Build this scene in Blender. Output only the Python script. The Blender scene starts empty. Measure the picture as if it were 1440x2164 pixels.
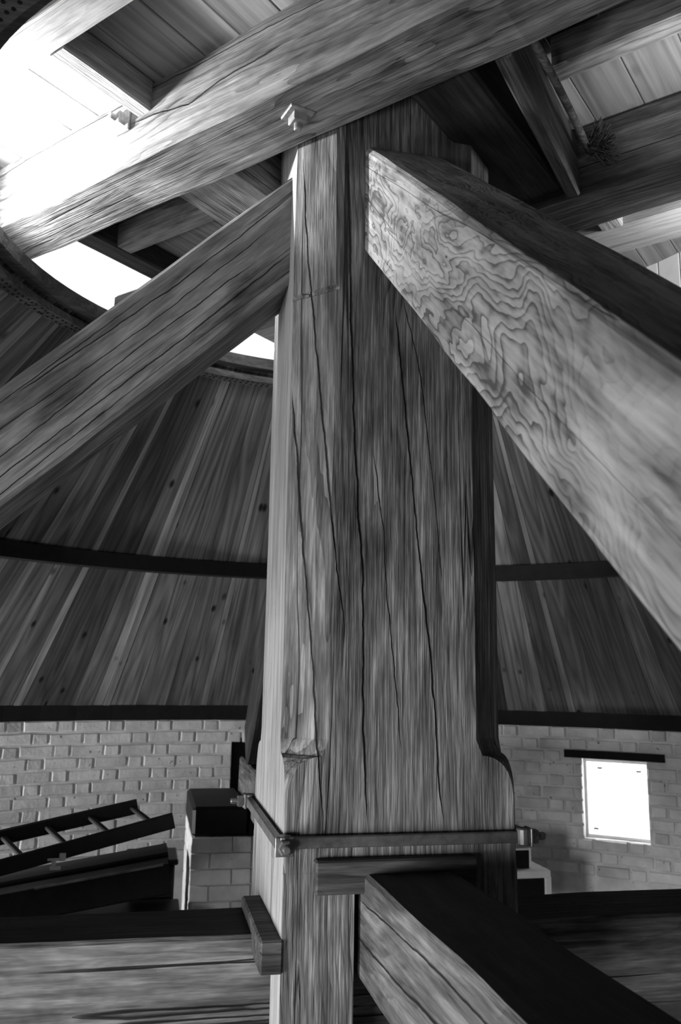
import bpy, bmesh, math, random
from mathutils import Vector, Matrix, noise

# ------------------------------------------------------------------ camera, world, lights, exposure
scene = bpy.context.scene
COL = scene.collection
PI = math.pi
FOCAL_PX = 1785.2
YAW, PITCH, ROLL = 0.2137, 0.1917, 0.0161
CAM = Vector((-0.8045, -3.0732, 0.4926))
fw = Vector((math.sin(YAW) * math.cos(PITCH), math.cos(YAW) * math.cos(PITCH), math.sin(PITCH)))
rt = Vector((math.cos(YAW), -math.sin(YAW), 0))
up = rt.cross(fw)
rt2 = rt * math.cos(ROLL) + up * math.sin(ROLL)
up2 = up * math.cos(ROLL) - rt * math.sin(ROLL)
cam_data = bpy.data.cameras.new('camera')
cam_data.sensor_fit = 'VERTICAL'
cam_data.sensor_height = 36.0
cam_data.sensor_width = 24.0
cam_data.lens = FOCAL_PX / 2164 * 36.0
cam_data.clip_start = 0.05
cam_data.dof.use_dof = True
cam_data.dof.focus_distance = 2.9
cam_data.dof.aperture_fstop = 4.0
cam = bpy.data.objects.new('camera', cam_data)
COL.objects.link(cam)
m = Matrix.Identity(4)
for i in range(3):
    m[i][0], m[i][1], m[i][2], m[i][3] = rt2[i], up2[i], -fw[i], CAM[i]
cam.matrix_world = m
scene.camera = cam

world = bpy.data.worlds.new('overcast_sky')
scene.world = world
world.use_nodes = True
world.node_tree.nodes['Background'].inputs[0].default_value = (1, 1, 1, 1)
world.node_tree.nodes['Background'].inputs[1].default_value = 1.15

R_WALL, Z_TOP, Z_FLOOR = 4.37, 0.117, -1.75
R_RIM, Z_RIM = 1.554, 2.281
def pol(R, deg, z=0.0):
    a = math.radians(deg)
    return Vector((R * math.cos(a), R * math.sin(a), z))

def area_light(name, loc, target, sx, sy, energy, spread=PI):
    d = bpy.data.lights.new(name, 'AREA')
    d.shape = 'RECTANGLE'; d.size = sx; d.size_y = sy; d.energy = energy; d.spread = spread
    o = bpy.data.objects.new(name, d)
    COL.objects.link(o)
    o.location = loc
    o.rotation_euler = (Vector(target) - Vector(loc)).to_track_quat('-Z', 'Y').to_euler()
    return o
DOOR_AZ = (197.0, 214.0)      # daylight doorway on the left of the trestle
SIDE_AZ = (138.0, 146.0)       # unseen window beyond the ladder, added to brighten the left wall
BACK_AZ = (231.0, 241.0)      # unseen window behind the camera, added for frontal fill
# doorway daylight, then the added rear window filling the front faces, both unseen
area_light('daylight_doorway', pol(R_WALL + 0.10, 205.5, -0.90), pol(0.5, 196.0, -0.75), 1.2, 1.6, 70, math.radians(92))
area_light('fill_rear_window', pol(R_WALL + 0.10, 236.0, -0.46), pol(0.5, 236.0, -0.2), 0.75, 0.6, 21, math.radians(105))

area_light('fill_side_window', pol(R_WALL + 0.10, 142.0, -0.36), pol(3.4, 96.0, -0.3), 0.55, 0.45, 62, math.radians(130))  # added light, grazes and brightens the left wall

vs = scene.view_settings
vs.view_transform = 'Standard'
vs.look = 'None'
vs.exposure = 0.0
vs.gamma = 1.0
vs.use_curve_mapping = False

# ------------------------------------------------------------------ materials
def grey(v):
    return (v, v, v, 1.0)

class NT:
    def __init__(self, name):
        self.mat = bpy.data.materials.new(name)
        self.mat.use_nodes = True
        self.t = self.mat.node_tree
        self.b = self.t.nodes['Principled BSDF']
    def n(self, kind, **kw):
        o = self.t.nodes.new(kind)
        for k, v in kw.items():
            setattr(o, k, v)
        return o
    def l(self, a, b):
        self.t.links.new(a, b)
    def math(self, op, a, b=None, c=None, clamp=False):
        o = self.n('ShaderNodeMath', operation=op, use_clamp=clamp)
        for i, v in enumerate((a, b, c)):
            if v is None: continue
            if isinstance(v, (int, float)): o.inputs[i].default_value = v
            else: self.l(v, o.inputs[i])
        return o.outputs[0]
    def coords(self, spread=37.0):
        tc = self.n('ShaderNodeTexCoord'); oi = self.n('ShaderNodeObjectInfo')
        r = self.math('MULTIPLY', oi.outputs['Random'], spread)
        ad = self.n('ShaderNodeVectorMath', operation='ADD')
        self.l(tc.outputs['Object'], ad.inputs[0]); self.l(r, ad.inputs[1])
        return ad.outputs[0], oi.outputs['Random'], tc.outputs['Object']
    def noise(self, vec, scale, detail=4, rough=0.55, dist=0.0, s=1.0):
        mp = self.n('ShaderNodeMapping'); mp.inputs['Scale'].default_value = scale
        self.l(vec, mp.inputs['Vector'])
        no = self.n('ShaderNodeTexNoise')
        no.inputs['Scale'].default_value = s; no.inputs['Detail'].default_value = detail
        no.inputs['Roughness'].default_value = rough; no.inputs['Distortion'].default_value = dist
        self.l(mp.outputs[0], no.inputs['Vector'])
        return no.outputs['Fac']
    def ramp(self, fac, stops):
        r = self.n('ShaderNodeValToRGB')
        e = r.color_ramp.elements
        while len(e) < len(stops): e.new(0.5)
        for i, (p, v) in enumerate(stops):
            e[i].position = p; e[i].color = grey(v)
        self.l(fac, r.inputs[0])
        return r.outputs[0]
    def mul(self, a, b, fac=1.0):
        mx = self.n('ShaderNodeMix', data_type='RGBA', blend_type='MULTIPLY')
        mx.inputs[0].default_value = fac
        self.l(a, mx.inputs[6])
        if isinstance(b, (int, float)): mx.inputs[7].default_value = grey(b)
        else: self.l(b, mx.inputs[7])
        return mx.outputs[2]
    def finish(self, col, height=None, dist=0.01, strength=0.6, rough=0.75, spec=0.25):
        if col is not None: self.l(col, self.b.inputs['Base Color'])
        self.b.inputs['Roughness'].default_value = rough
        self.b.inputs['Specular IOR Level'].default_value = spec
        if height is not None:
            bp = self.n('ShaderNodeBump'); bp.inputs['Distance'].default_value = dist
            bp.inputs['Strength'].default_value = strength
            self.l(height, bp.inputs['Height']); self.l(bp.outputs[0], self.b.inputs['Normal'])
        return self.mat

def oak(name, lo, mid, hi, fig=0.3, rings=10.0, crack=1.0, crack_w=0.006, fine=1.0, mottle=0.4, stain=0.5, figscale=(0.5, 3.0, 3.0), lin=26.0, crackscale=(0.10, 5.0, 5.0), rough=0.72, splits=(), axis=1):
    """timber with the grain along the object's own X axis; splits are (x, y, width) polylines of drying cracks"""
    t = NT(name)
    vec, rnd, obj = t.coords()
    f1 = t.noise(vec, (7 * fine, 150 * fine, 150 * fine), 2, 0.6)
    f2 = t.noise(vec, (1.6 * fine, 45 * fine, 45 * fine), 3, 0.6)
    mo = t.noise(vec, (3.2, 17, 17), 4, 0.62, 0.3)
    fld = t.noise(vec, figscale, 4, 0.5, 0.35)
    gx = t.n('ShaderNodeSeparateXYZ'); t.l(vec, gx.inputs[0])
    gl = t.math('ADD', t.math('MULTIPLY', gx.outputs[1], lin), t.math('MULTIPLY', gx.outputs[2], lin * 0.8))
    saw = t.math('FRACT', t.math('ADD', t.math('MULTIPLY', fld, rings), gl))
    line = t.math('POWER', saw, 3.0)
    msk = t.ramp(t.noise(vec, (0.8, 2.2, 2.2), 3, 0.5), ((0.42, 0.15), (0.58, 1.0)))
    st = t.noise(vec, (1.1, 3.4, 3.4), 4, 0.66, 0.6)
    tone = t.math('ADD', t.math('MULTIPLY', f1, 0.42), t.math('MULTIPLY', f2, 0.58))
    fibre = tone
    tone = t.math('ADD', t.math('MULTIPLY', tone, 1.0 - mottle), t.math('MULTIPLY', mo, mottle))
    tone = t.math('SUBTRACT', tone, t.math('MULTIPLY', t.math('MULTIPLY', line, msk), fig * 0.35))
    col = t.ramp(tone, ((0.33, lo), (0.48, mid), (0.62, hi)))
    stc = t.ramp(st, ((0.36, 1.0 - stain), (0.54, 1.0)))
    col = t.mul(col, stc)
    cf = t.noise(vec, crackscale, 3, 0.45, 0.0)
    cd = t.math('ABSOLUTE', t.math('SUBTRACT', cf, 0.5))
    brk = t.noise(vec, (0.6, 1.5, 1.5), 2, 0.5)
    wid = t.math('MULTIPLY', t.math('SUBTRACT', brk, 0.42, clamp=True), crack_w * 5)
    cm = t.math('SUBTRACT', 1.0, t.math('DIVIDE', cd, t.math('ADD', wid, 0.00005), clamp=True), clamp=True)
    cm = t.math('MULTIPLY', t.math('POWER', cm, 0.5), crack)
    if splits:
        sx = t.n('ShaderNodeSeparateXYZ'); t.l(obj, sx.inputs[0])
        wig = t.math('MULTIPLY', t.math('SUBTRACT', t.noise(vec, (9, 9, 9), 3, 0.6), 0.5), 0.016)
        yy = t.math('ADD', sx.outputs[axis], wig)
        vw = t.math('MULTIPLY_ADD', t.noise(vec, (2.5, 2.5, 2.5), 2, 0.5), 1.6, 0.1)
        for pts, wd in splits:
            pts = sorted(pts)
            z0, z1 = pts[0][0], pts[-1][0]
            fac = t.math('DIVIDE', t.math('SUBTRACT', sx.outputs[0], z0), z1 - z0)
            pos = t.ramp(fac, [((z - z0) / (z1 - z0), x + 0.5) for z, x in pts])
            d = t.math('ABSOLUTE', t.math('SUBTRACT', t.math('ADD', yy, 0.5), pos))
            end = t.math('MULTIPLY', t.math('MULTIPLY', fac, 14.0, clamp=True), t.math('MULTIPLY', t.math('SUBTRACT', 1.0, fac), 14.0, clamp=True), clamp=True)
            k = t.math('SUBTRACT', 1.0, t.math('DIVIDE', d, t.math('MULTIPLY', t.math('MULTIPLY_ADD', end, wd, 0.00002), vw), clamp=True), clamp=True)
            cm = t.math('MAXIMUM', cm, t.math('POWER', k, 0.5))
    cmx = t.n('ShaderNodeMix', data_type='RGBA'); t.l(cm, cmx.inputs[0]); t.l(col, cmx.inputs[6]); cmx.inputs[7].default_value = grey(0.004)
    col = cmx.outputs[2]
    h = t.math('ADD', fibre, t.math('MULTIPLY', cm, -1.2))
    return t.finish(col, h, 0.010, 0.75, rough)

def pine(name, lo, hi, knots=1.0, spread=0.6, rough=0.65):
    t = NT(name)
    vec, rnd, _ = t.coords(91.0)
    fld = t.noise(vec, (0.35, 7, 7), 2, 0.4, 0.3)
    tri = t.math('PINGPONG', t.math('MULTIPLY', fld, 9.0), 0.5)
    fib = t.noise(vec, (1.2, 60, 60), 4, 0.6)
    tone = t.math('ADD', t.math('MULTIPLY', tri, 0.7), t.math('MULTIPLY', fib, 0.6))
    col = t.ramp(tone, ((0.25, lo), (0.8, hi)))
    per = t.ramp(rnd, ((0.0, 1.0 - spread), (0.75, 0.9), (1.0, 1.35)))
    col = t.mul(col, per)
    patch = t.ramp(t.noise(vec, (1.1, 5, 5), 3, 0.6), ((0.3, 0.6), (0.62, 1.1)))
    col = t.mul(col, patch)
    if knots:
        mp = t.n('ShaderNodeMapping'); mp.inputs['Scale'].default_value = (3.0, 7, 7)
        t.l(vec, mp.inputs[0])
        vo = t.n('ShaderNodeTexVoronoi'); vo.inputs['Scale'].default_value = 1.0; t.l(mp.outputs[0], vo.inputs['Vector'])
        kn = t.ramp(vo.outputs['Distance'], ((0.07, 1.0 - 0.92 * knots), (0.15, 1.0)))
        col = t.mul(col, kn)
    return t.finish(col, tone, 0.004, 0.4, rough)

def plaster(name, lo, hi, rnd_amt=0.12, sc=9.0, bump=0.6, dirt=0.35):
    t = NT(name)
    vec, rnd, obj = t.coords(53.0)
    a = t.noise(vec, (sc, sc, sc), 6, 0.6)
    col = t.ramp(a, ((0.3, lo), (0.65, hi)))
    b = t.ramp(t.noise(vec, (2.1, 2.1, 2.1), 4, 0.6), ((0.3, 1 - dirt), (0.55, 1.0)))
    col = t.mul(col, b)
    col = t.mul(col, t.ramp(rnd, ((0, 1 - rnd_amt), (1, 1))))
    sp = t.ramp(t.noise(vec, (30, 30, 30), 1, 0.5), ((0.22, 0.25), (0.27, 1.0)))
    col = t.mul(col, sp)
    h = t.noise(vec, (38, 38, 38), 5, 0.65)
    return t.finish(col, h, 0.006, bump, 0.85, 0.15)

def plain(name, v, rough=0.6, metal=0.0, var=0.5, sc=12.0, bump=0.3):
    t = NT(name)
    vec, rnd, _ = t.coords(11.0)
    a = t.noise(vec, (sc, sc, sc), 5, 0.6)
    col = t.ramp(a, ((0.3, v * (1 - var)), (0.7, v)))
    t.b.inputs['Metallic'].default_value = metal
    return t.finish(col, a, 0.003, bump, rough)

SPLITS = [
    ([(1.479, -0.375), (1.232, -0.3526), (0.992, -0.3357), (0.723, -0.3106), (0.516, -0.2921), (0.287, -0.2795), (0.026, -0.2562)], 0.0035),
    ([(2.374, -0.3601), (1.9, -0.3306), (1.7, -0.3111), (1.173, -0.2629), (0.997, -0.2483), (0.834, -0.228), (0.675, -0.2032), (0.596, -0.1973)], 0.004),
    ([(2.397, -0.2157), (1.845, -0.1957), (1.329, -0.1754), (1.002, -0.1549), (0.838, -0.1401), (0.313, -0.1313), (0.162, -0.1219), (0.023, -0.1175)], 0.006),
    ([(1.25, -0.1082), (0.959, -0.0697), (0.732, -0.057), (0.468, -0.0253), (0.261, -0.0089)], 0.003),
    ([(1.793, -0.035), (1.302, 0.0176), (1.013, 0.041), (0.764, 0.0704), (0.575, 0.0926), (0.389, 0.1079), (0.185, 0.1179), (0.018, 0.1357)], 0.005),
    ([(1.832, -0.0089), (1.52, 0.0642), (1.265, 0.0891), (1.017, 0.1184), (0.792, 0.1336)], 0.0025),
]
M_POST = oak('old_post_oak', 0.03, 0.15, 0.36, fig=0.4, rings=12, lin=40.0, crack=0.8, crack_w=0.004, stain=0.5, splits=SPLITS)
M_BAR = oak('quarterbar_oak', 0.05, 0.19, 0.36, fig=0.15, crack=0.6, crack_w=0.005, fine=0.8, mottle=0.6, stain=0.55, axis=2, splits=[([(-0.1, 0.10), (0.5, 0.085), (1.2, 0.11)], 0.0024), ([(0.05, 0.045), (0.7, 0.03), (1.9, 0.06)], 0.0018), ([(0.2, -0.02), (0.8, -0.015), (1.5, -0.035)], 0.0021), ([(0.0, -0.07), (0.6, -0.085), (2.0, -0.08)], 0.0024), ([(0.6, 0.12), (1.4, 0.115), (2.4, 0.09)], 0.0018), ([(0.9, -0.12), (1.5, -0.13), (2.6, -0.11)], 0.0021)])
M_FIG = oak('figured_oak', 0.08, 0.33, 0.50, fig=0.65, rings=26, crack=0.5, crack_w=0.003, fine=0.7, mottle=0.6, stain=0.5, figscale=(1.5, 3.4, 3.4), lin=30.0)
M_TREE = oak('crosstree_oak', 0.03, 0.12, 0.26, fig=0.2, crack=1.0, crack_w=0.010, stain=0.6, mottle=0.5)
M_SHEER = oak('sheer_oak', 0.06, 0.24, 0.42, fig=0.35, rings=12, crack=0.9, crack_w=0.006, mottle=0.5, stain=0.5)
M_TREE2 = oak('cracked_crosstree_oak', 0.03, 0.12, 0.26, fig=0.2, crack=0.8, crack_w=0.006, stain=0.6, mottle=0.5, axis=2, splits=[([(1.3, -0.03), (2.0, 0.0), (2.26, 0.008), (2.43, 0.018), (2.63, 0.03), (3.1, 0.037)], 0.006), ([(1.6, -0.09), (2.4, -0.10), (3.05, -0.075)], 0.004)])
M_SHEER1 = oak('bolted_sheer_oak', 0.06, 0.24, 0.42, fig=0.35, rings=12, crack=0.7, crack_w=0.005, mottle=0.5, stain=0.5, axis=2, splits=[([(1.5, -0.01), (1.64, 0.0), (1.81, 0.034), (1.97, 0.0), (2.26, -0.006)], 0.006), ([(0.6, -0.1), (1.6, -0.12), (2.6, -0.09)], 0.003)])
M_SHEERD = oak('dark_sheer_oak', 0.02, 0.075, 0.16, fig=0.3, rings=12, crack=1.0, crack_w=0.009, mottle=0.5, stain=0.5)
M_DARK = oak('dark_oak', 0.012, 0.035, 0.07, fig=0.2, crack=0.6)
M_DARK2 = oak('brown_oak', 0.03, 0.09, 0.17, fig=0.2, crack=0.5)
M_JOIST = oak('pale_joist', 0.18, 0.34, 0.48, fig=0.3, crack=0.2, stain=0.25)
M_BLOCK = oak('block_oak', 0.02, 0.06, 0.12, fig=0.4, crack=0.5)
M_BOARD = pine('roof_board_pine', 0.08, 0.25, 1.0, 0.66)
M_BOARD_PALE = pine('sapwood_roof_board', 0.18, 0.36, 0.7, 0.45)
M_FLOORB = pine('upper_floor_board', 0.25, 0.44, 0.25, 0.3)
M_PLATE = plain('sooty_timber', 0.012, 0.8)
M_CURB = oak('curb_oak', 0.04, 0.10, 0.18, fig=0.2, crack=0.4)
M_BRICK = plaster('whitewashed_brick', 0.72, 0.88, 0.07, 7.0, 1.0)
M_MORTAR = plaster('whitewashed_mortar', 0.62, 0.8, 0.0, 9.0, 0.8)
M_FLOOR = plaster('pale_floor', 0.12, 0.2, 0.0, 3.0, 0.4)
M_IRON = plain('grey_iron', 0.22, 0.45, 0.7, 0.5, 25.0)
M_RUST = plain('pale_rusty_iron', 0.35, 0.6, 0.2, 0.5, 40.0, 0.6)
M_BLACK = plain('black_paint', 0.008, 0.5)
M_WHITE = plain('white_paint', 0.75, 0.5, 0, 0.1)
M_LADDER = plain('dark_ladder_wood', 0.02, 0.6)
M_BRISTLE = plain('bristle', 0.06, 0.8)
M_STICK = oak('rough_stick', 0.05, 0.15, 0.35, fig=0.3, crack=0.3, figscale=(3, 9, 9))
M_FELT = plain('roof_felt', 0.01, 0.9)

def glass_pane(name, strength):
    t = NT(name)
    t.b.inputs['Base Color'].default_value = grey(0.8)
    t.b.inputs['Emission Color'].default_value = grey(1.0)
    t.b.inputs['Emission Strength'].default_value = strength
    t.b.inputs['Roughness'].default_value = 0.2
    return t.mat
M_PANE = glass_pane('daylit_window_glass', 5.0)

# ------------------------------------------------------------------ mesh helpers
def mesh_obj(name, verts, faces, mat, mw=None, parent=None, smooth=False):
    me = bpy.data.meshes.new(name)
    me.from_pydata([tuple(v) for v in verts], [], faces)
    me.validate(); me.update()
    if smooth:
        for p in me.polygons: p.use_smooth = True
    return link(name, me, mat, mw, parent)

def link(name, me, mat, mw=None, parent=None):
    if mat is not None and not me.materials: me.materials.append(mat)
    o = bpy.data.objects.new(name, me)
    COL.objects.link(o)
    if parent is not None:
        o.parent = parent
        o.matrix_parent_inverse = ROOT.get(parent.name, Matrix.Identity(4)).inverted()
    if mw is not None: o.matrix_basis = mw
    ROOT[o.name] = (mw or Matrix.Identity(4)).copy()
    return o
ROOT = {}

def frame(o, x, y):
    x = Vector(x).normalized(); y = Vector(y); y = (y - x * y.dot(x)).normalized(); z = x.cross(y)
    mt = Matrix.Identity(4)
    for i in range(3): mt[i][0], mt[i][1], mt[i][2], mt[i][3] = x[i], y[i], z[i], o[i]
    return mt

def tag(o, label, cat, group=None):
    o['label'] = label; o['category'] = cat
    if group: o['group'] = group
    return o
def struct(o, label=None):
    o['kind'] = 'structure'
    if label: o['label'] = label
    return o
def empty(name, loc):
    o = bpy.data.objects.new(name, None)
    COL.objects.link(o)
    o.empty_display_size = 0.1
    o.matrix_basis = Matrix.Translation(Vector(loc))
    ROOT[o.name] = o.matrix_basis.copy()
    return o

def beam_geo(L, w, h, bev=0.012, wob=0.003, seed=0, sh0=0.0, sh1=0.0, step=0.12):
    """timber along +X, width on Y, height on Z, with worn chamfered arrises and uneven hewn faces"""
    nseg = max(1, int(L / step))
    V, F = [], []
    hw, hh = w / 2, h / 2
    sec = [(-hw + bev, -hh), (hw - bev, -hh), (hw, -hh + bev), (hw, hh - bev), (hw - bev, hh), (-hw + bev, hh), (-hw, hh - bev), (-hw, -hh + bev)]
    for i in range(nseg + 1):
        f = i / nseg
        for k, (y, z) in enumerate(sec):
            p = Vector((f * L * 3.1, y * 4, z * 4)) + Vector((seed * 7.3, seed * 3.1, 0))
            d = noise.noise_vector(p) * wob
            x = f * L + z * (sh0 * (1 - f) + sh1 * f)
            V.append((x, y + d.y, z + d.z))
    for i in range(nseg):
        for k in range(8):
            a, b = i * 8 + k, i * 8 + (k + 1) % 8
            F.append((a, b, b + 8, a + 8))
    F.append(tuple(range(7, -1, -1)))
    F.append(tuple(nseg * 8 + k for k in range(8)))
    return V, [tuple(reversed(f)) for f in F] if False else F

def beam(name, A, B, side, w, h, mat, parent=None, **kw):
    A, B = Vector(A), Vector(B)
    V, F = beam_geo((B - A).length, w, h, **kw)
    return mesh_obj(name, V, F, mat, frame(A, B - A, side), parent)

def box_geo(x0, x1, y0, y1, z0, z1, bev=0.0):
    if bev <= 0:
        V = [(x, y, z) for z in (z0, z1) for y in (y0, y1) for x in (x0, x1)]
        F = [(0, 2, 3, 1), (4, 5, 7, 6), (0, 1, 5, 4), (2, 6, 7, 3), (0, 4, 6, 2), (1, 3, 7, 5)]
        return V, F
    bm = bmesh.new()
    bmesh.ops.create_cube(bm, size=1.0)
    for v in bm.verts:
        v.co = Vector(((x0 + x1) / 2 + v.co.x * (x1 - x0), (y0 + y1) / 2 + v.co.y * (y1 - y0), (z0 + z1) / 2 + v.co.z * (z1 - z0)))
    bmesh.ops.bevel(bm, geom=bm.edges[:], offset=bev, segments=1, affect='EDGES')
    bm.verts.index_update()
    V = [tuple(v.co) for v in bm.verts]; F = [tuple(v.index for v in f.verts) for f in bm.faces]
    bm.free()
    return V, F
def box(name, x0, x1, y0, y1, z0, z1, mat, parent=None, bev=0.006, mw=None):
    V, F = box_geo(x0, x1, y0, y1, z0, z1, bev)
    return mesh_obj(name, V, F, mat, mw, parent)

def merge(*geos):
    V, F = [], []
    for v, f in geos:
        o = len(V); V += list(v); F += [tuple(i + o for i in q) for q in f]
    return V, F

def lathe_geo(prof, n=16, sq=None):
    """profile of (x, radius) turned about X; sq gives the side count (4 square, 6 hexagon)"""
    n = sq or n
    V, F = [], []
    for x, r in prof:
        for k in range(n):
            a = 2 * PI * (k + 0.5) / n
            V.append((x, r * math.cos(a), r * math.sin(a)))
    for i in range(len(prof) - 1):
        for k in range(n):
            a, b = i * n + k, i * n + (k + 1) % n
            F.append((a, b, b + n, a + n))
    F.append(tuple(range(n - 1, -1, -1)))
    F.append(tuple((len(prof) - 1) * n + k for k in range(n)))
    return V, F

def ring_geo(r0, r1, z0, z1, a0=0.0, a1=360.0, n=96):
    closed = a1 - a0 >= 359.9
    cnt = n if closed else n + 1
    V, F = [], []
    for i in range(cnt):
        a = math.radians(a0 + (a1 - a0) * i / n)
        c, s = math.cos(a), math.sin(a)
        V += [(r0 * c, r0 * s, z0), (r1 * c, r1 * s, z0), (r1 * c, r1 * s, z1), (r0 * c, r0 * s, z1)]
    for i in range(n):
        p, q = i * 4, ((i + 1) % cnt) * 4
        for k in range(4):
            F.append((p + k, q + k, q + (k + 1) % 4, p + (k + 1) % 4))
    if not closed:
        F.append((0, 1, 2, 3)); e = (cnt - 1) * 4
        F.append((e + 3, e + 2, e + 1, e))
    return V, F

def tube(name, pts, r, mat, parent=None, n=8, taper=1.0):
    V, F = [], []
    pts = [Vector(p) for p in pts]
    for i, p in enumerate(pts):
        d = (pts[min(i + 1, len(pts) - 1)] - pts[max(i - 1, 0)]).normalized()
        a = d.orthogonal().normalized(); b = d.cross(a)
        rr = r * (1 + (taper - 1) * i / (len(pts) - 1))
        for k in range(n):
            t = 2 * PI * k / n
            V.append(p + a * rr * math.cos(t) + b * rr * math.sin(t))
    for i in range(len(pts) - 1):
        for k in range(n):
            x, y = i * n + k, i * n + (k + 1) % n
            F.append((x, y, y + n, x + n))
    F.append(tuple(range(n - 1, -1, -1))); F.append(tuple((len(pts) - 1) * n + k for k in range(n)))
    return mesh_obj(name, V, F, mat, None, parent, smooth=True)

# ------------------------------------------------------------------ the setting: floor, walls with bricks, openings
random.seed(4)
fl = mesh_obj('floor', *ring_geo(0.0, R_WALL + 0.3, Z_FLOOR - 0.1, Z_FLOOR, n=72), M_FLOOR)
struct(fl, 'pale concrete floor of the roundhouse')

WIN = (45.95, 52.55, -0.752, -0.135)       # window_1: azimuths and heights
DR1 = (84.4, 91.35, Z_FLOOR, -0.04)        # door_1, mostly behind the post
def wall_geo(a0, a1, openings):
    """curved wall with real openings, inner face at the mortar bed, 0.24 thick"""
    cuts = sorted({a0, a1} | {x for o in openings for x in o[:2]})
    geos = []
    for x, y in zip(cuts, cuts[1:]):
        zs = sorted({Z_FLOOR, Z_TOP} | {z for o in openings for z in o[2:]})
        for p, q in zip(zs, zs[1:]):
            mid = ((x + y) / 2, (p + q) / 2)
            if any(o[0] < mid[0] < o[1] and o[2] < mid[1] < o[3] for o in openings): continue
            geos.append(ring_geo(R_WALL + 0.011, R_WALL + 0.26, p, q, x, y, max(2, int((y - x) / 3))))
    return merge(*geos)
DR2 = (DOOR_AZ[0], DOOR_AZ[1], Z_FLOOR, -0.05)
WS = (SIDE_AZ[0], SIDE_AZ[1], -0.62, -0.10)
WB = (BACK_AZ[0], BACK_AZ[1], -0.80, -0.12)
wall_l = struct(mesh_obj('wall_left', *wall_geo(76.0, 256.0, [DR1, DR2, WB, WS]), M_MORTAR), 'whitewashed brick roundhouse wall behind the ladder')
wall_r = struct(mesh_obj('wall_right', *wall_geo(-104.0, 76.0, [WIN]), M_MORTAR), 'whitewashed brick roundhouse wall with the small window')

def brick_mesh(name, length, height, seed):
    """one brick face bent to the wall's curve, proud of the joint, soft uneven edges"""
    rr = random.Random(seed)
    n = 3
    V, F = [], []
    da = length / R_WALL
    j = lambda: rr.uniform(-0.0035, 0.0035)
    e = 0.009
    cols = [(-0.5, 0), (-0.5 + e / length, 1), (0.0, 1), (0.5 - e / length, 1), (0.5, 0)]
    rows = [(0, 0), (e, 1), (height - e, 1), (height, 0)]
    for u, iu in cols:
        for z, iz in rows:
            pr = 0.0 if (iu and iz) else 0.016
            a = da * u
            r = R_WALL + pr + (rr.uniform(-0.0025, 0.0015) if pr == 0 else 0.0)
            V.append((r * math.cos(a) - R_WALL, r * math.sin(a) + (j() if True else 0), z + j()))
    m_ = len(rows)
    for i in range(len(cols) - 1):
        for k in range(m_ - 1):
            a = i * m_ + k
            F.append((a, a + 1, a + m_ + 1, a + m_))
    me = bpy.data.meshes.new(name)
    me.from_pydata(V, [], F); me.update()
    me.materials.append(M_BRICK)
    return me
PITCH_Z = 0.0957
STR, HDR, JNT = 0.256, 0.116, 0.011
st_m = [brick_mesh('brick_stretcher', STR, PITCH_Z - JNT, i) for i in range(5)]
hd_m = [brick_mesh('brick_header', HDR, PITCH_Z - JNT, 20 + i) for i in range(4)]
deg = lambda x: math.degrees(x / R_WALL)
def lay(parent, a0, a1, z_low, skips, lintel=None):
    """Flemish bond; bricks that would cross an opening are cut to a closer"""
    k = 0
    z = Z_TOP - PITCH_Z + 0.004
    while z > z_low:
        a = a0 - (deg(STR + HDR + 2 * JNT) / 2 if k % 2 else 0) + random.uniform(-0.35, 0.35)
        i = 0
        while a < a1:
            ln = STR if i % 2 == 0 else HDR
            w_ = deg(ln)
            lo, hi = a, a + w_
            for (s0, s1, sz0, sz1) in skips:
                if sz0 < z + PITCH_Z * 0.55 and z + PITCH_Z * 0.45 < sz1:
                    if lo < s1 and hi > s0:
                        if lo < s0 and hi <= s1: hi = s0
                        elif hi > s1 and lo >= s0: lo = s1
                        elif lo >= s0 and hi <= s1: hi = lo
                        else: hi = s0
            lo, hi = max(lo, a0), min(hi, a1)
            frac = (hi - lo) / w_
            if frac > 0.15:
                me = random.choice(st_m if i % 2 == 0 else hd_m)
                c_ = (lo + hi) / 2
                mw = Matrix.Rotation(math.radians(c_), 4, 'Z') @ Matrix.Translation((R_WALL + random.uniform(-0.004, 0.003), 0, z + random.uniform(-0.003, 0.003))) @ Matrix.Rotation(random.uniform(-0.008, 0.008), 4, 'X') @ Matrix.Diagonal((1, frac, 1, 1))
                link('brick', me, None, mw, parent)
            a += w_ + deg(JNT)
            i += 1
        z -= PITCH_Z
        k += 1
lay(wall_l, 84.5, 118.0, -0.98, [DR1])
lay(wall_r, 40.6, 62.6, -1.12, [WIN, (44.1, 54.4, -0.135, -0.072)])

# window_1 with its pane, casement and lintel
wz0, wz1 = WIN[2], WIN[3]
win = struct(mesh_obj('window_1', *merge(
    ring_geo(R_WALL + 0.09, R_WALL + 0.13, wz0, wz1, WIN[0], WIN[0] + 0.3, 1),
    ring_geo(R_WALL + 0.09, R_WALL + 0.13, wz0, wz1, WIN[1] - 0.3, WIN[1], 1),
    ring_geo(R_WALL + 0.09, R_WALL + 0.13, wz0, wz0 + 0.025, WIN[0] + 0.3, WIN[1] - 0.3, 2),
    ring_geo(R_WALL + 0.09, R_WALL + 0.13, wz1 - 0.03, wz1, WIN[0] + 0.3, WIN[1] - 0.3, 2)), M_WHITE), 'small bright window in the whitewashed wall')
mesh_obj('window_pane', *ring_geo(R_WALL + 0.105, R_WALL + 0.115, wz0 + 0.022, wz1 - 0.027, WIN[0] + 0.27, WIN[1] - 0.27, 2), M_PANE, None, win)
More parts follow.
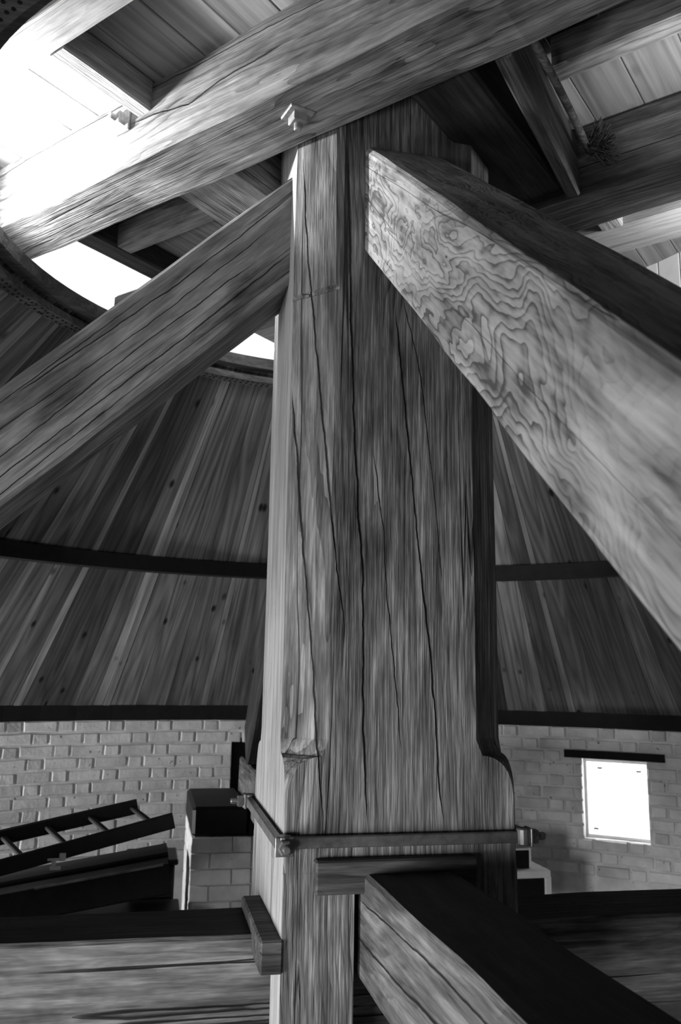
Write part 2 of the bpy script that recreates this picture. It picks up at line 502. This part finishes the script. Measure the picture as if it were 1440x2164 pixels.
for az, zz in ((50.9, wz1 - 0.075), (47.0, wz1 - 0.085), (51.5, wz0 + 0.07)):
    mesh_obj('window_catch', *box_geo(-0.02, 0.02, -0.012, 0.012, -0.008, 0.008, 0.003), M_IRON, Matrix.Translation(pol(R_WALL + 0.086, az, zz)) @ Matrix.Rotation(math.radians(az + 90), 4, 'Z'), win)
lint = tag(mesh_obj('window_lintel', *ring_geo(R_WALL - 0.012, R_WALL + 0.1, -0.131, -0.072, 44.15, 54.35, 4), M_PLATE), 'black timber lintel above the small bright window', 'lintel')

# door_1 (mostly hidden by the back quarterbar), doorway on the left and the two unseen windows added as fill
d1 = struct(mesh_obj('door_1', *ring_geo(R_WALL + 0.17, R_WALL + 0.22, DR1[2], DR1[3], DR1[0], DR1[1], 3), M_BLACK), 'black plank door recessed in the whitewashed wall')
d2 = struct(mesh_obj('door_2', *merge(
    ring_geo(R_WALL + 0.06, R_WALL + 0.14, DR2[2], DR2[3], DR2[0], DR2[0] + 0.9, 1),
    ring_geo(R_WALL + 0.06, R_WALL + 0.14, DR2[2], DR2[3], DR2[1] - 0.9, DR2[1], 1),
    ring_geo(R_WALL + 0.06, R_WALL + 0.14, DR2[3] - 0.07, DR2[3], DR2[0] + 0.9, DR2[1] - 0.9, 3)), M_WHITE), 'open doorway frame letting in the daylight')
for nm, W_, lb in (('fill_window_2', WB, 'added fill window in the wall towards the near side'), ('fill_window_3', WS, 'added fill window in the wall beyond the ladder')):
    struct(mesh_obj(nm, *merge(
        ring_geo(R_WALL + 0.12, R_WALL + 0.16, W_[2], W_[3], W_[0], W_[0] + 0.5, 1),
        ring_geo(R_WALL + 0.12, R_WALL + 0.16, W_[2], W_[3], W_[1] - 0.5, W_[1], 1),
        ring_geo(R_WALL + 0.12, R_WALL + 0.16, W_[2], W_[2] + 0.04, W_[0] + 0.5, W_[1] - 0.5, 2),
        ring_geo(R_WALL + 0.12, R_WALL + 0.16, W_[3] - 0.04, W_[3], W_[0] + 0.5, W_[1] - 0.5, 2)), M_WHITE), lb)

# ------------------------------------------------------------------ conical boarded roof
SLOPE = (Z_RIM - Z_TOP) / (R_WALL - R_RIM)
def cone_z(R): return Z_TOP + (R_WALL - R) * SLOPE
def cone_geo(r0, r1, off, n=96):
    V, F = [], []
    for i in range(n):
        for R in (r0, r1):
            V.append(pol(R, 360 * i / n, cone_z(R) + off))
    for i in range(n):
        a, b = 2 * i, 2 * ((i + 1) % n)
        F.append((a, a + 1, b + 1, b))
    return V, F
roof = struct(mesh_obj('ceiling', *cone_geo(R_RIM + 0.04, R_WALL + 0.35, 0.045), M_FELT), 'conical boarded roof inside the roundhouse')
a = 0.0
rb = random.Random(11)
r_top, r_bot = R_RIM + 0.05, R_WALL + 0.02
slen = math.hypot(r_bot - r_top, (r_bot - r_top) * SLOPE)
while a < 359.5:
    w_ = rb.choice((0.8, 1.0, 2.3, 2.5, 2.8, 2.9))
    w_ = min(w_, 360 - a)
    az = a + w_ / 2
    half0, half1 = r_top * math.radians(w_ / 2) - 0.0012, r_bot * math.radians(w_ / 2) - 0.0016
    mw = frame(pol(r_top, az, cone_z(r_top) + rb.uniform(0.0, 0.006)), pol(r_bot, az, cone_z(r_bot)) - pol(r_top, az, cone_z(r_top)), (-math.sin(math.radians(az)), math.cos(math.radians(az)), 0))
    V = [(0, -half0, 0), (0, half0, 0), (slen, half1, 0), (slen, -half1, 0), (0, -half0, 0.02), (0, half0, 0.02), (slen, half1, 0.02), (slen, -half1, 0.02)]
    F = [(0, 1, 2, 3), (7, 6, 5, 4), (0, 4, 5, 1), (1, 5, 6, 2), (2, 6, 7, 3), (3, 7, 4, 0)]
    mesh_obj('roof_board', V, F, M_BOARD_PALE if w_ < 1.2 else M_BOARD, mw, roof)
    a += w_
# curb round the opening with its rows of nail heads, purlin ring and wall plate
curb = struct(mesh_obj('trim_1', *merge(ring_geo(R_RIM - 0.004, R_RIM + 0.06, Z_RIM - 0.062, Z_RIM, n=96), ring_geo(R_RIM + 0.055, R_RIM + 0.135, Z_RIM - 0.125, Z_RIM - 0.09, n=96)), M_CURB), 'round timber curb at the top of the roof')
geos = []
for i in range(330):
    az = i * 360 / 330 + rb.uniform(-0.25, 0.25)
    for rr in (0.078, 0.112):
        q = pol(R_RIM + rr + rb.uniform(-0.006, 0.006), az, Z_RIM - 0.126)
        geos.append(([q + Vector((0.006 * math.cos(k * PI / 3), 0.006 * math.sin(k * PI / 3), z)) for z in (0.002, -0.002) for k in range(6)], [(11, 10, 9, 8, 7, 6)] + [(k, k + 6, (k + 1) % 6 + 6, (k + 1) % 6) for k in range(6)]))
nh = mesh_obj('nail_heads', *merge(*geos), M_BLACK, None, curb)
nh['kind'] = 'stuff'
purlin = struct(mesh_obj('trim_2', *ring_geo(2.84, 2.945, 1.165, 1.262, n=96), M_PLATE), 'dark curved purlin ring under the roof boards')
plate = struct(mesh_obj('trim_3', *ring_geo(4.22, 4.45, Z_TOP, Z_TOP + 0.12, n=96), M_PLATE), 'dark wall plate ring on top of the brick wall')

# ------------------------------------------------------------------ main post
HW, CH = 0.38, 0.125
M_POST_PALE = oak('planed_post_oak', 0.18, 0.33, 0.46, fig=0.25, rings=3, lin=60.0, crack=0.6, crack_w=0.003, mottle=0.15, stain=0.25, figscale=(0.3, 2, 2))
def post_geo():
    zs = [-0.10, -0.02, 0.05]
    ZS, DZ = 0.245, 0.15
    zs += [ZS - DZ * (1 - math.sin(i / 9 * PI / 2)) - 0.0005 for i in range(10)]
    z = ZS + 0.05
    while z < 2.70:
        zs.append(z); z += 0.06
    zs += [1.815, 1.822, 1.830, 1.838]
    zs = sorted(zs) + [2.71]
    V, F = [], []
    for i, z in enumerate(zs):
        if z <= ZS:
            q = min(max((ZS - z) / DZ, 0), 1)
            c = CH * (1 - max(0, 1 - (1 - q) ** 2.6) ** (1 / 2.6)) + 0.007
        else:
            c = CH + 0.007 - 0.012 * max(0, z - 1.6)
            if 1.82 < z < 1.832: c += 0.012
        h = HW
        sec = [(-h + c, -h), (h - c, -h), (h, -h + c), (h, h - c), (h - c, h), (-h + c, h), (-h, h - c), (-h, -h + c)]
        for k, (x, y) in enumerate(sec):
            d = noise.noise_vector(Vector((x * 3, y * 3, z * 1.6))) * 0.005 * min(1.0, max(0.0, (z - 0.02) / 0.25))
            V.append((z, x + d.x, y + d.y))       # local X is up the post
    for i in range(len(zs) - 1):
        for k in range(8):
            a, b = i * 8 + k, i * 8 + (k + 1) % 8
            F.append((a, b, b + 8, a + 8))
    F.append(tuple(range(7, -1, -1))); n_ = (len(zs) - 1) * 8
    F.append(tuple(n_ + k for k in range(8)))
    return V, F
UPR = frame((0, 0, 0), (0, 0, 1), (1, 0, 0))
pieces = [post_geo()]
for sx in (-1, 1):
    x0, x1 = (-HW, -0.157) if sx < 0 else (0.175, HW)
    pieces.append(box_geo(-0.322, -0.098, x0 + 0.001, x1 - 0.001, -0.19, 0.19, 0.0))
    for sy in (-1, 1):
        y0, y1 = sorted((sy * 0.178, sy * HW))
        pieces.append(box_geo(-0.80, -0.0995, x0, x1, y0, y1, 0.0))
post = mesh_obj('main_post', *merge(*pieces), M_POST, UPR)
tag(post, 'massive weathered oak post with chamfered corners standing in the middle', 'post')
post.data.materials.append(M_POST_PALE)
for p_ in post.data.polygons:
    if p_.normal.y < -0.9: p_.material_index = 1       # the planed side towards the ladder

# ------------------------------------------------------------------ quarterbars and crosstrees
M_TOP_SHADE = oak('shaded_top_oak', 0.006, 0.016, 0.035, fig=0.1, crack=0.3, mottle=0.6, stain=0.3)  # near-black oak, puts shade into the colour of the crosstree tops
def shade_top(o):
    o.data.materials.append(M_TOP_SHADE)
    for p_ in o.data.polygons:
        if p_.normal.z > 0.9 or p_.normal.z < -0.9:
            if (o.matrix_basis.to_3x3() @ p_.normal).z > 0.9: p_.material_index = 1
def quarterbar(direction, z_mid, slope_deg, z_end, mat, label, seed):
    d = Vector(direction); th = math.radians(slope_deg)
    side = Vector((0, 0, 1)).cross(d)
    A = d * 0.375 + Vector((0, 0, z_mid))
    dirv = d * math.cos(th) - Vector((0, 0, 1)) * math.sin(th)
    L = (z_mid - z_end) / math.sin(th)
    # local Z must point up-and-out: x cross y, so y = side
    o = beam('quarterbar', A, A + dirv * L, side, 0.292, 0.322, mat, None, seed=seed, bev=0.014, wob=0.006, sh0=-math.tan(th))
    return tag(o, label, 'beam')
quarterbar((0, -1, 0), 2.185, 40.3, 0.02, M_FIG, 'broad pale diagonal brace with swirling wood grain, meeting the front of the post', 1)
quarterbar((-1, 0, 0), 2.165, 43.9, -0.16, M_BAR, 'grey scratched diagonal brace crossing in front of the round roof curb', 2)
quarterbar((0, 1, 0), 2.185, 40.3, 0.02, M_DARK, 'dark diagonal brace behind the post, coming down onto the brick pier', 3)
quarterbar((1, 0, 0), 2.165, 43.9, -0.16, M_BAR, 'diagonal brace hidden behind the broad pale brace, leaving the post towards the window side', 4)

ct1 = beam('crosstree', (-3.35, -0.012, -0.47), (3.35, -0.012, -0.47), (0, 1, 0), 0.335, 0.30, M_TREE, None, seed=5, bev=0.012, wob=0.006)
tag(ct1, 'horizontal ground beam through the post, with the ladder above one end', 'beam')
ct2 = beam('crosstree', (0.012, -3.4, -0.26), (0.012, 3.4, -0.26), (1, 0, 0), 0.292, 0.32, M_TREE2, None, seed=6, bev=0.012, wob=0.006)
tag(ct2, 'horizontal cracked beam starting under the iron strap and running forward below the broad brace', 'beam')
shade_top(ct1); shade_top(ct2)
k1 = box('key_block', -0.287, 0.23, -0.425, -0.36, -0.155, -0.057, M_BLOCK)
tag(k1, 'dark oak packing block let into the front of the post just under the iron strap', 'block')
k2 = box('key_block', -0.444, -0.375, -0.39, 0.15, -0.378, -0.283, M_BLOCK)
tag(k2, 'square-ended dark oak block against the lit side of the post, across the ladder-side beam', 'block')

# ------------------------------------------------------------------ iron strap round the post
strap = empty('iron_strap', (0, 0, -0.03))
tag(strap, 'iron strap of four bolted bars clamped round the post above the packing block', 'strap')
S0, BH = 0.40, 0.016
def bar(A, B, side):
    return beam('strap_bar', A, B, side, 0.024, 0.034, M_IRON, strap, bev=0.003, wob=0.0)
def nut(P, d):
    mw = frame(P, d, (0, 0, 1))
    nb = mesh_obj('washer_plate', *box_geo(0.0, 0.008, -0.028, 0.028, -0.028, 0.028, 0.002), M_IRON, mw, strap)
    mesh_obj('nut', *lathe_geo([(0.008, 0.024), (0.030, 0.024), (0.034, 0.019)], sq=6), M_IRON, mw, strap)
    mesh_obj('bolt_end', *lathe_geo([(0.03, 0.012), (0.056, 0.012), (0.060, 0.009)], 12), M_IRON, mw, strap)
bar((-0.385, -S0, -0.006), (0.40, -S0, -0.006), (0, 1, 0))
bar((-S0, -0.40, -0.006), (-S0, 0.43, 0.004), (1, 0, 0))
bar((-0.42, 0.41, 0.004), (0.40, 0.41, 0.0), (0, 1, 0))
bar((S0, -0.42, 0.0), (S0, 0.42, 0.0), (1, 0, 0))
nut((-0.385, -0.418, -0.014), (0, -1, 0))
nut((0.408, -0.405, -0.004), (1, 0, 0))
nut((-0.412, 0.41, 0.004), (-1, 0, 0))
nut((0.40, 0.43, 0.0), (0, 1, 0))
for p in ((-0.385, -0.405, -0.01), (0.395, -0.405, -0.004), (-0.402, 0.41, 0.004), (0.40, 0.41, 0.0)):
    mesh_obj('corner_eye', *lathe_geo([(-0.026, 0.022), (-0.022, 0.025), (0.022, 0.025), (0.026, 0.022)], 14), M_IRON, frame(p, (0, 0, 1), (1, 0, 0)), strap)

# ------------------------------------------------------------------ the mill body above: sheers, joists, floor
AU = math.radians(-47.5)
U = Vector((math.cos(AU), math.sin(AU), 0)); N = Vector((math.sin(AU), -math.cos(AU), 0))
def B(s, t, z): return U * s + N * t + Vector((0, 0, z))
def ub(name, s0, s1, t0, t1, z0, z1, mat, parent=None, **kw):
    return beam(name, B(s0, (t0 + t1) / 2, (z0 + z1) / 2), B(s1, (t0 + t1) / 2, (z0 + z1) / 2), N, t1 - t0, z1 - z0, mat, parent, **kw)
def tb(name, s0, s1, t0, t1, z0, z1, mat, parent=None, **kw):
    return beam(name, B((s0 + s1) / 2, t0, (z0 + z1) / 2), B((s0 + s1) / 2, t1, (z0 + z1) / 2), U, s1 - s0, z1 - z0, mat, parent, **kw)
Z_F = 2.727
sh1 = ub('sheer_beam', -2.15, 2.3, 0.46, 0.757, 2.42, Z_F, M_SHEER1, seed=7, bev=0.02, wob=0.009)
tag(sh1, 'heavy overhead sheer beam with square bolt plates, passing the near side of the post top', 'beam')
sh2 = ub('sheer_beam', -2.15, 2.3, -0.705, -0.415, 2.42, Z_F, M_SHEERD, seed=8, bev=0.02, wob=0.009)
tag(sh2, 'heavy dark overhead sheer beam on the far side of the post, with the broom head against it', 'beam')
def bolt(P, d, side, parent):
    mw = frame(P, d, side)
    b = mesh_obj('bolt', *lathe_geo([(-0.05, 0.013), (0.062, 0.013), (0.066, 0.010)], 12), M_RUST, mw, parent)
    w_ = mesh_obj('washer_plate', *box_geo(0.0, 0.012, -0.046, 0.046, -0.046, 0.046, 0.003), M_RUST, mw, b)
    n_ = mesh_obj('nut', *lathe_geo([(0.012, 0.036), (0.038, 0.036), (0.041, 0.031)], sq=4), M_RUST, mw, b)
bolt(B(0.062, 0.617, 2.42), (0, 0, -1), U + N * 0.5, sh1)
bolt(B(-0.704, 0.757, 2.603), N, U, sh1)

floor2 = struct(mesh_obj('ceiling', *merge(box_geo(-1.62, 2.2, -1.95, 1.95, Z_F + 0.03, Z_F + 0.06)), M_FELT, frame((0, 0, 0), U, N) @ Matrix.Diagonal((1, 1, 1, 1))), 'boarded floor of the mill body seen from below')
rf = random.Random(3)
edges = [-1.62, -1.42, -1.25, -1.07, -0.90, -0.71, -0.51, -0.294, -0.115, 0.074, 0.25, 0.42, 0.60, 0.775, 0.968, 1.17, 1.38, 1.58, 1.8, 2.0, 2.2]
FB = frame((0, 0, 0), U, N)
for s0, s1 in zip(edges, edges[1:]):
    dz = rf.uniform(0, 0.004)
    o = beam('floor_board', B((s0 + s1) / 2, -1.95, Z_F + 0.018 + dz), B((s0 + s1) / 2, 1.95, Z_F + 0.018 + dz), U, s1 - s0 - 0.004, 0.025, M_FLOORB, floor2, bev=0.003, wob=0.0, step=5)

J = []
J.append(tag(tb('joist', -0.622, -0.545, 0.755, 1.152, 2.597, Z_F, M_JOIST, seed=10, bev=0.006), 'pale short joist running out from the sheer beam near the bolt plate', 'joist'))
J.append(tag(ub('side_girt', -1.62, 2.2, 1.15, 1.30, 2.60, Z_F, M_JOIST, seed=11, bev=0.008), 'pale girt at the outer end of the short joist', 'beam'))
J.append(tag(ub('joist', 0.80, 2.2, 0.035, 0.125, 2.60, Z_F, M_SHEER, seed=12, bev=0.006), 'overhead joist beyond the broom stick, between the two sheer beams', 'joist'))
J.append(tag(ub('joist', -1.482, -0.70, 0.03, 0.125, 2.60, Z_F, M_SHEER, seed=13, bev=0.006), 'short joist in the dark gap above the scratched grey brace', 'joist'))
J.append(tag(tb('tail_girt', -1.62, -1.484, -0.413, 0.458, 2.60, Z_F, M_DARK, seed=14), 'dark girt closing the end of the mill floor above the scratched grey brace', 'beam'))
J.append(tag(ub('side_girt', -1.62, 2.2, -1.33, -1.07, 2.60, Z_F, M_JOIST, seed=15, bev=0.008), 'pale girt beyond the far sheer beam', 'beam'))
J.append(tag(tb('joist', 0.585, 0.685, -1.072, -0.70, 2.60, Z_F, M_JOIST, seed=16, bev=0.006), 'short white joist beyond the far sheer beam', 'joist'))
# timbers between the sheers round the post head
cb = beam('cross_beam', B(0.765, 0.46, 2.54), B(0.675, -0.415, 2.54), U, 0.055, 0.24, M_DARK2, seed=17, bev=0.008)
tag(cb, 'narrow cross beam beside the broom stick, joining the two sheer beams', 'beam')
c1 = tb('collar_beam', 0.40, 0.64, -0.415, 0.46, 2.46, Z_F, M_DARK, seed=18)
tag(c1, 'dark collar timber between the sheer beams, behind the narrow cross beam', 'beam')
c2 = tb('collar_beam', -0.70, -0.40, -0.415, 0.46, 2.44, Z_F, M_BAR, seed=19)
tag(c2, 'grey collar timber between the sheer beams, above the scratched grey brace', 'beam')
# white boarded petticoat hanging round the mill body outside the curb, open at the tail
skirt = struct(mesh_obj('wall_skirt', *ring_geo(1.93, 1.95, 2.13, Z_F + 0.03, -180.0, 74.0, 80), M_WHITE), 'white boarded petticoat hanging outside the roof curb')
n_sk = 64
for i in range(n_sk):
    az = -180.0 + 254.0 * (i + 0.5) / n_sk
    hw_ = 1.925 * math.radians(2.0) - 0.004
    mesh_obj('skirt_board', *box_geo(0, Z_F + 0.03 - 2.11, -hw_, hw_, -0.01, 0.008, 0.003), M_WHITE, frame(pol(1.922, az, 2.11), (0, 0, 1), (-math.sin(math.radians(az)), math.cos(math.radians(az)), 0)), skirt)

# ------------------------------------------------------------------ broom tucked between the sheers
broom = empty('broom', B(0.76, -0.35, 2.54))
tag(broom, 'rough stick with a ragged bristle head, tucked between the sheer beams', 'broom')
tube('broom_stick', [B(0.842, 0.40, 2.50), B(0.822, 0.15, 2.516), B(0.80, -0.1, 2.53), B(0.772, -0.335, 2.545)], 0.0145, M_STICK, broom, 10)
rbm = random.Random(9)
geos = []
c0 = B(0.79, -0.335, 2.55)
for i in range(300):
    d = (U * rbm.uniform(0.3, 1.0) + N * rbm.uniform(-0.75, 0.75) + Vector((0, 0, rbm.uniform(-0.55, 0.55)))).normalized()
    p = c0 + Vector((rbm.uniform(-.02, .02), rbm.uniform(-.02, .02), rbm.uniform(-.02, .02))) + N * rbm.uniform(-0.035, 0.03)
    ln = rbm.uniform(0.05, 0.10)
    sd = d.orthogonal().normalized() * 0.0042; s2 = d.cross(sd)
    q = p + d * ln
    geos.append(([p + sd, p - sd * 0.5 + s2 * 0.87, p - sd * 0.5 - s2 * 0.87, q + sd * .6, q - sd * 0.3 + s2 * 0.5, q - sd * 0.3 - s2 * 0.5], [(0, 1, 4, 3), (1, 2, 5, 4), (2, 0, 3, 5), (3, 4, 5)]))
bh = mesh_obj('bristle_head', *merge(*geos), M_BRISTLE, None, broom)
bh['kind'] = 'stuff'

# ------------------------------------------------------------------ brick piers under the crosstree ends
def pier(loc, rot, ztop, label, full):
    mw = Matrix.Translation(loc) @ Matrix.Rotation(rot, 4, 'Z')
    root = empty('brick_pier', (loc[0], loc[1], Z_FLOOR))
    tag(root, label, 'pier')
    mesh_obj('pier_core', *box_geo(-0.48, 0.48, -0.43, 0.43, Z_FLOOR, ztop - 0.004), M_MORTAR, mw, root)
    if full:
        shapes = {}
        z = ztop - PITCH_Z
        k = 0
        while z > Z_FLOOR - 0.01:
            for face in range(4):
                hx, hy = (0.48, 0.43) if face % 2 == 0 else (0.43, 0.48)
                x = -hx - (0.02 if face % 2 == 0 else -0.0)
                end = hx + (0.02 if face % 2 == 0 else 0)
                i = k % 2
                while x < end - 0.03:
                    ln = min(STR if i % 2 == 0 else HDR, end - x)
                    key = (round(ln, 3),)
                    if key not in shapes:
                        V, F = box_geo(-ln / 2, ln / 2, -0.02, 0.018, 0, PITCH_Z - 0.006, 0.005)
                        me = bpy.data.meshes.new('pier_brick'); me.from_pydata(V, [], F); me.update(); me.materials.append(M_BRICK)
                        shapes[key] = me
                    m2 = mw @ Matrix.Rotation(face * PI / 2, 4, 'Z') @ Matrix.Translation((x + ln / 2, -hy + rf.uniform(-0.002, 0.002), z))
                    link('brick', shapes[key], None, m2, root)
                    x += ln + 0.007
                    i += 1
            z -= PITCH_Z
            k += 1
    return root
pier((0, 3.03, 0), 0, -0.515, 'whitewashed brick pier behind the post, under the black pad', True)
pier((0, -3.25, 0), 0, -0.425, 'whitewashed brick pier under the near end of the cracked beam', False)
pier((-3.0, 0, 0), PI / 2, -0.625, 'whitewashed brick pier under the ladder-side end of the ground beam', False)
pier((3.0, 0, 0), PI / 2, -0.625, 'whitewashed brick pier under the window-side end of the ground beam', False)
pad = mesh_obj('pad_block', *merge(box_geo(-0.50, -0.14, 2.58, 3.5, -0.515, -0.335, 0.02), box_geo(0.165, 0.50, 2.58, 3.5, -0.515, -0.335, 0.02), box_geo(-0.14, 0.165, 2.58, 3.5, -0.515, -0.425, 0.0)), M_BLACK)
tag(pad, 'black timber pad on top of the whitewashed pier behind the post', 'pad')

# ------------------------------------------------------------------ dark timber stack and ladder beside the wall
def chest(x0, x1, y0, y1, top, label):
    root = empty('storage_chest', ((x0 + x1) / 2, (y0 + y1) / 2, Z_FLOOR))
    tag(root, label, 'chest')
    mesh_obj('chest_body', *box_geo(x0 + 0.02, x1 - 0.02, y0 + 0.02, y1 - 0.02, Z_FLOOR, top - 0.035, 0.01), M_BLACK, None, root)
    mesh_obj('chest_lid', *box_geo(x0, x1, y0, y1, top - 0.035, top, 0.008), M_BLACK, None, root)
chest(-1.5, -0.56, 1.95, 2.62, -0.88, 'black chest beside the whitewashed pier, under the sloped balks')
chest(-0.90, -0.57, 2.66, 3.05, -0.66, 'tall black box squeezed between the sloped balks and the whitewashed pier')
chest(-2.9, -2.35, 1.95, 2.62, -1.05, 'low black chest under the far ends of the sloped balks')
for k, (yy, dz, lb) in enumerate(((2.08, 0.0, 'front black balk with a worn pale edge, sloped below the ladder'), (2.30, 0.02, 'black balk sloped below the ladder, second from the crossbeam'), (2.50, 0.0, 'black balk sloped below the ladder, next to the whitewashed wall'))):
    tag(beam('timber_balk', (-2.75, yy, -0.945 + dz), (-0.64, yy, -0.625 + dz), (0, 1, 0), 0.19, 0.16, M_PLATE, None, seed=31 + k, bev=0.01), lb, 'timber')
    if k == 0: beam('worn_edge', (-1.35, yy - 0.098, -0.732 + 0.082), (-0.68, yy - 0.098, -0.631 + 0.082), (0, 1, 0), 0.012, 0.012, M_BAR, bpy.context.scene.collection.objects['timber_balk'], bev=0.003, wob=0.0)

lad = empty('ladder', (-1.6, 2.1, -0.5))
tag(lad, 'dark wooden ladder lying sloped on top of the black chest against the whitewashed wall', 'ladder')
n0, n1 = Vector((-2.4, 1.98, -0.755)), Vector((-0.635, 1.98, -0.315))
f0, f1 = Vector((-2.75, 2.40, -0.70)), Vector((-0.84, 2.42, -0.30))
beam('ladder_rail', n0, n1, (0, 1, 0), 0.032, 0.085, M_LADDER, lad, seed=32, bev=0.008, wob=0.0)
beam('ladder_rail', f0, f1, (0, 1, 0), 0.032, 0.085, M_LADDER, lad, seed=33, bev=0.008, wob=0.0)
for i in range(8):
    p = n0.lerp(n1, 0.06 + i * 0.126); q = f0.lerp(f1, 0.10 + i * 0.126)
    beam('ladder_rung', p, q, (1, 0, 0), 0.035, 0.022, M_LADDER, lad, bev=0.006, wob=0.0)
rag = mesh_obj('paper_scrap', *merge(box_geo(-0.05, 0.04, -0.015, 0.0, -0.01, 0.012, 0.003), box_geo(0.03, 0.075, -0.02, 0.0, -0.012, 0.055, 0.004), box_geo(-0.02, 0.01, -0.015, 0.0, -0.06, 0.0, 0.003), box_geo(-0.03, 0.045, -0.03, 0.0, -0.085, -0.055, 0.004)), M_WHITE, Matrix.Translation((-1.255, 1.955, -0.50)) @ Matrix.Diagonal((0.75, 0.6, 0.6, 1)))
tag(rag, 'white bracket hanging from the ladder rail', 'bracket')

# ------------------------------------------------------------------ white table with a dark panel by the right wall
tab = empty('side_table', (1.75, 3.15, Z_FLOOR))
tag(tab, 'white table beside the wall, half hidden by the post', 'table')
box('table_top', 1.25, 2.12, 2.98, 3.42, -0.925, -0.872, M_WHITE, tab)
for x in (1.27, 2.085):
    for y in (3.0, 3.37):
        box('table_leg', x, x + 0.05, y, y + 0.05, Z_FLOOR, -0.92, M_WHITE, tab)
box('table_apron', 1.32, 2.08, 3.01, 3.04, -1.20, -0.926, M_BLACK, tab, 0.0)
pan = empty('framed_panel', (1.75, 3.2, -0.872))
tag(pan, 'dark panel with a thin white edge standing on the white table', 'panel')
box('panel_board', 1.45, 1.99, 3.06, 3.08, -0.87, -0.745, M_BLACK, pan, 0.0)
box('panel_edge', 1.99, 2.005, 3.055, 3.085, -0.872, -0.733, M_WHITE, pan, 0.002)
box('panel_edge', 1.45, 1.99, 3.055, 3.085, -0.745, -0.735, M_WHITE, pan, 0.002)

# ------------------------------------------------------------------ unseen lamps round the roof curb, aimed up at the mill floor
def unseen_spot(P, T, energy, cone, label):
    P, T = Vector(P), Vector(T)
    dv = (T - P).normalized()
    root = empty('unseen_lamp', P)
    tag(root, label, 'lamp')
    mw = frame(P, dv, (0, 0, 1))
    mesh_obj('lamp_housing', *lathe_geo([(-0.09, 0.03), (-0.08, 0.06), (-0.02, 0.085), (-0.012, 0.085)], 16), M_BLACK, mw, root)
    out = Vector((P.x, P.y, 0)).normalized()
    tube('lamp_bracket', [P - dv * 0.07, P - dv * 0.07 + out * 0.05 + Vector((0, 0, -0.10 if P.x < 0 else 0.12))], 0.012, M_BLACK, root)
    sd = bpy.data.lights.new('lamp_beam', 'SPOT')
    sd.energy = energy; sd.spot_size = math.radians(cone); sd.spot_blend = 0.7; sd.shadow_soft_size = 0.08
    so = bpy.data.objects.new('lamp_beam', sd)
    COL.objects.link(so)
    so.location = P + dv * 0.01
    so.rotation_euler = dv.to_track_quat('-Z', 'Y').to_euler()
unseen_spot((-1.75, 0.30, 2.345), (-0.8, 0.0, 2.50), 330, 178, 'black bulkhead lamp standing on the roof outside the curb on the bolt-plate side')
unseen_spot(B(1.5, 0.05, 2.08), B(1.25, -0.1, 2.72), 36, 88, 'small black unseen fill lamp added between the sheer beams on the broom side')  # unseen, added to brighten the floor boards between the sheers
unseen_spot(B(1.45, -0.98, 2.34), B(0.9, -1.1, 2.62), 55, 160, 'small black unseen fill lamp added beyond the far sheer beam')  # unseen, added to brighten the pale girt behind the far sheer
